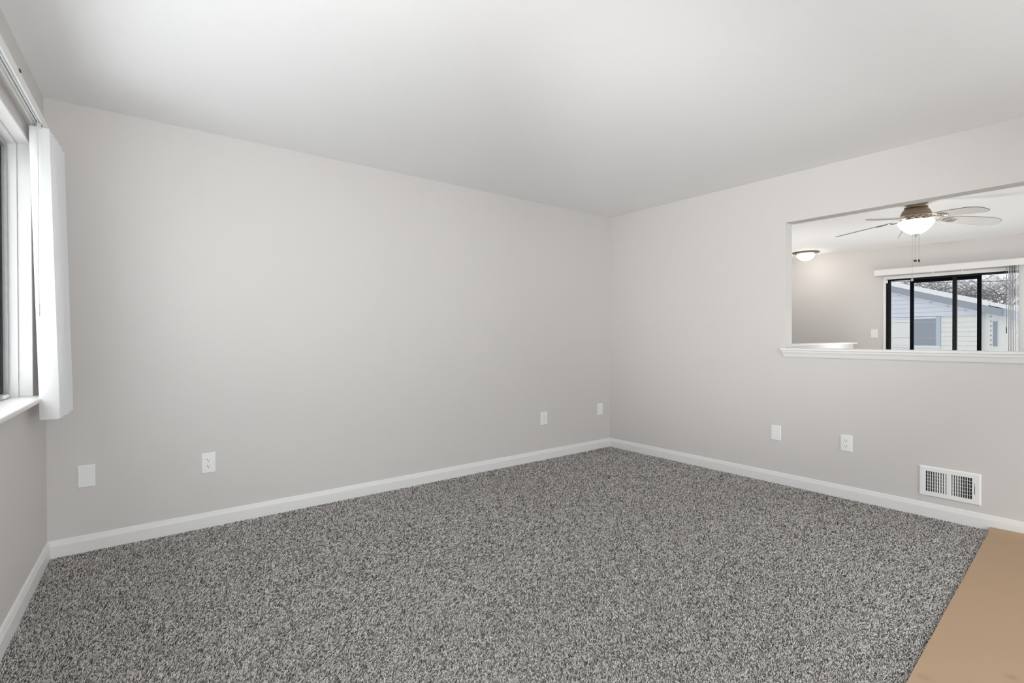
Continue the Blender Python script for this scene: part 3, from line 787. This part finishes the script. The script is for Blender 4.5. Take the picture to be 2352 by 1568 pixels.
bm = BM(); box(bm, FN, 0.90, 0.97, -0.12, 0.0, gz, 1.80); obj('corner_board', bm, M['house_trim'], house)
wf = BM(); box(wf, FN, 1.174, 1.286, -0.11, -0.085, 0.895, 1.545); wfo = obj('narrow_window', wf, M['house_trim'], house)
bm = BM(); box(bm, FN, 1.186, 1.274, -0.10, -0.078, 0.911, 1.528); obj('pane', bm, M['house_glass'], wfo)
bm = BM(); box(bm, FN, -1.16, 0.094, -0.08, -0.015, 0.86, 1.69); wfo = obj('window_casing', bm, M['house_trim'], house)
bm = BM(); box(bm, FN, -0.002, 0.088, -0.03, -0.008, 0.905, 1.685); obj('side_casing', bm, M['casing'], wfo)
bm = BM(); box(bm, FN, -1.07, -0.002, -0.03, -0.010, 0.911, 1.640); pn = obj('pane', bm, M['house_glass'], wfo)
bm = BM(); box(bm, FN, -1.065, -0.58, -0.012, -0.006, 0.915, 1.635); obj('pale_panel', bm, M['cream'], wfo, label='pale panel over the left half of the window')  # paler panel laid over the left half of the pane
bm = BM()
for z in (1.12, 1.55): box(bm, FN, -1.05, -0.02, -0.012, -0.006, z-0.004, z+0.004)
obj('blind_rail', bm, M['casing'], wfo)
for k in range(7):
    z = 1.65 - k*0.1172
    bm = BM(); box(bm, FN, 1.139, 1.155, -0.12, -0.088, z-0.012, z+0.012); obj('trim_fastener', bm, M['slot'], house)

def tree(base, height, seed, label, spread=0.55, trunk=0.09, depth=6, twigs=3):
    rr = random.Random(seed)
    root = thing('bare_tree', base, label, 'tree', 'leafless trees behind the neighbouring house')
    bt = BM(); bb = BM()
    def grow(bm, p, d, ln, rad, lev):
        pts = [p]; q = p.copy(); dd = d.copy(); nseg = 4
        for i in range(nseg):
            dd = (dd + Vector((rr.uniform(-1, 1), rr.uniform(-1, 1), rr.uniform(-0.4, 0.7)))*0.16).normalized()
            q = q + dd*(ln/nseg); pts.append(q.copy())
        rads = [rad*(1-0.4*i/nseg) for i in range(nseg+1)]
        tube(bm, pts, rads, 6 if lev < 2 else 4)
        if lev >= depth or rads[-1] < 0.0045: return
        for i in range(twigs + (1 if lev == 0 else 0)):
            k = rr.randint(2, nseg)
            ax = Vector((rr.uniform(-1, 1), rr.uniform(-1, 1), rr.uniform(-0.15, 0.5))).normalized()
            nd = (dd*(1-spread) + ax*spread*1.25).normalized()
            grow(bb, pts[k], nd, ln*rr.uniform(0.58, 0.82), rads[k]*rr.uniform(0.55, 0.75), lev+1)
    grow(bt, Vector(base), Vector((0, 0, 1)), height*0.34, trunk, 0)
    obj('trunk', bt, M['bark'], root, smooth=True); obj('branches', bb, M['bark'], root, smooth=True)
def at(px, D):
    dirv = fw + rt*((px-1176)/FPX); p = CAM + dirv*D
    return (p.x, p.y, GZ)
for px, D, sd_, sp, lab in (
    (2062, 56, 11, 0.62, 'leafless tree behind the roof at the left end of the patio door'),
    (2080, 34, 21, 0.66, 'bushy leafless tree just left of the second door stile'),
    (2108, 43, 12, 0.66, 'dense leafless tree above the snowy roof right of the second door stile'),
    (2130, 64, 22, 0.66, 'distant leafless tree between two nearer crowns over the roof'),
    (2150, 28, 13, 0.64, 'leafless tree above the roof in the middle of the left door pane'),
    (2166, 51, 23, 0.64, 'leafless tree just left of the middle door stile'),
    (2186, 72, 14, 0.62, 'farthest leafless tree behind the middle door stile'),
    (2232, 30, 15, 0.55, 'leafless tree with open crown between the right door stiles'),
    (2276, 40, 16, 0.56, 'tall leafless tree over the annex roof in the right door pane'),
    (2312, 52, 17, 0.58, 'leafless tree beside the hanging vanes of the patio blind')):
    tree(at(px, D), 0.165*D + 2.6, sd_, lab, sp, (0.15 if px < 2200 else 0.135)*D/33, 5, 4)
for k, (z0_, z1_, lab) in enumerate(((4.08, 4.30, 'upper overhead wire crossing the sky behind the bare trees'), (3.63, 3.74, 'middle overhead wire crossing the sky behind the bare trees'), (3.07, 3.10, 'lowest overhead wire crossing just above the neighbouring roof'))):
    a = Vector(at(2000, 22.5)); b_ = Vector(at(2420, 22.5)); pts = []
    for i in range(17):
        f = i/16; p = a.lerp(b_, f); p.z = z0_ + (z1_-z0_)*f - 0.12*math.sin(PI*f); pts.append(p)
    bm = BM(); tube(bm, pts, 0.014, 6); o = obj('overhead_wire', bm, M['wire'], loc=pts[0], smooth=True); tag(o, lab, 'wire', 'overhead wires')
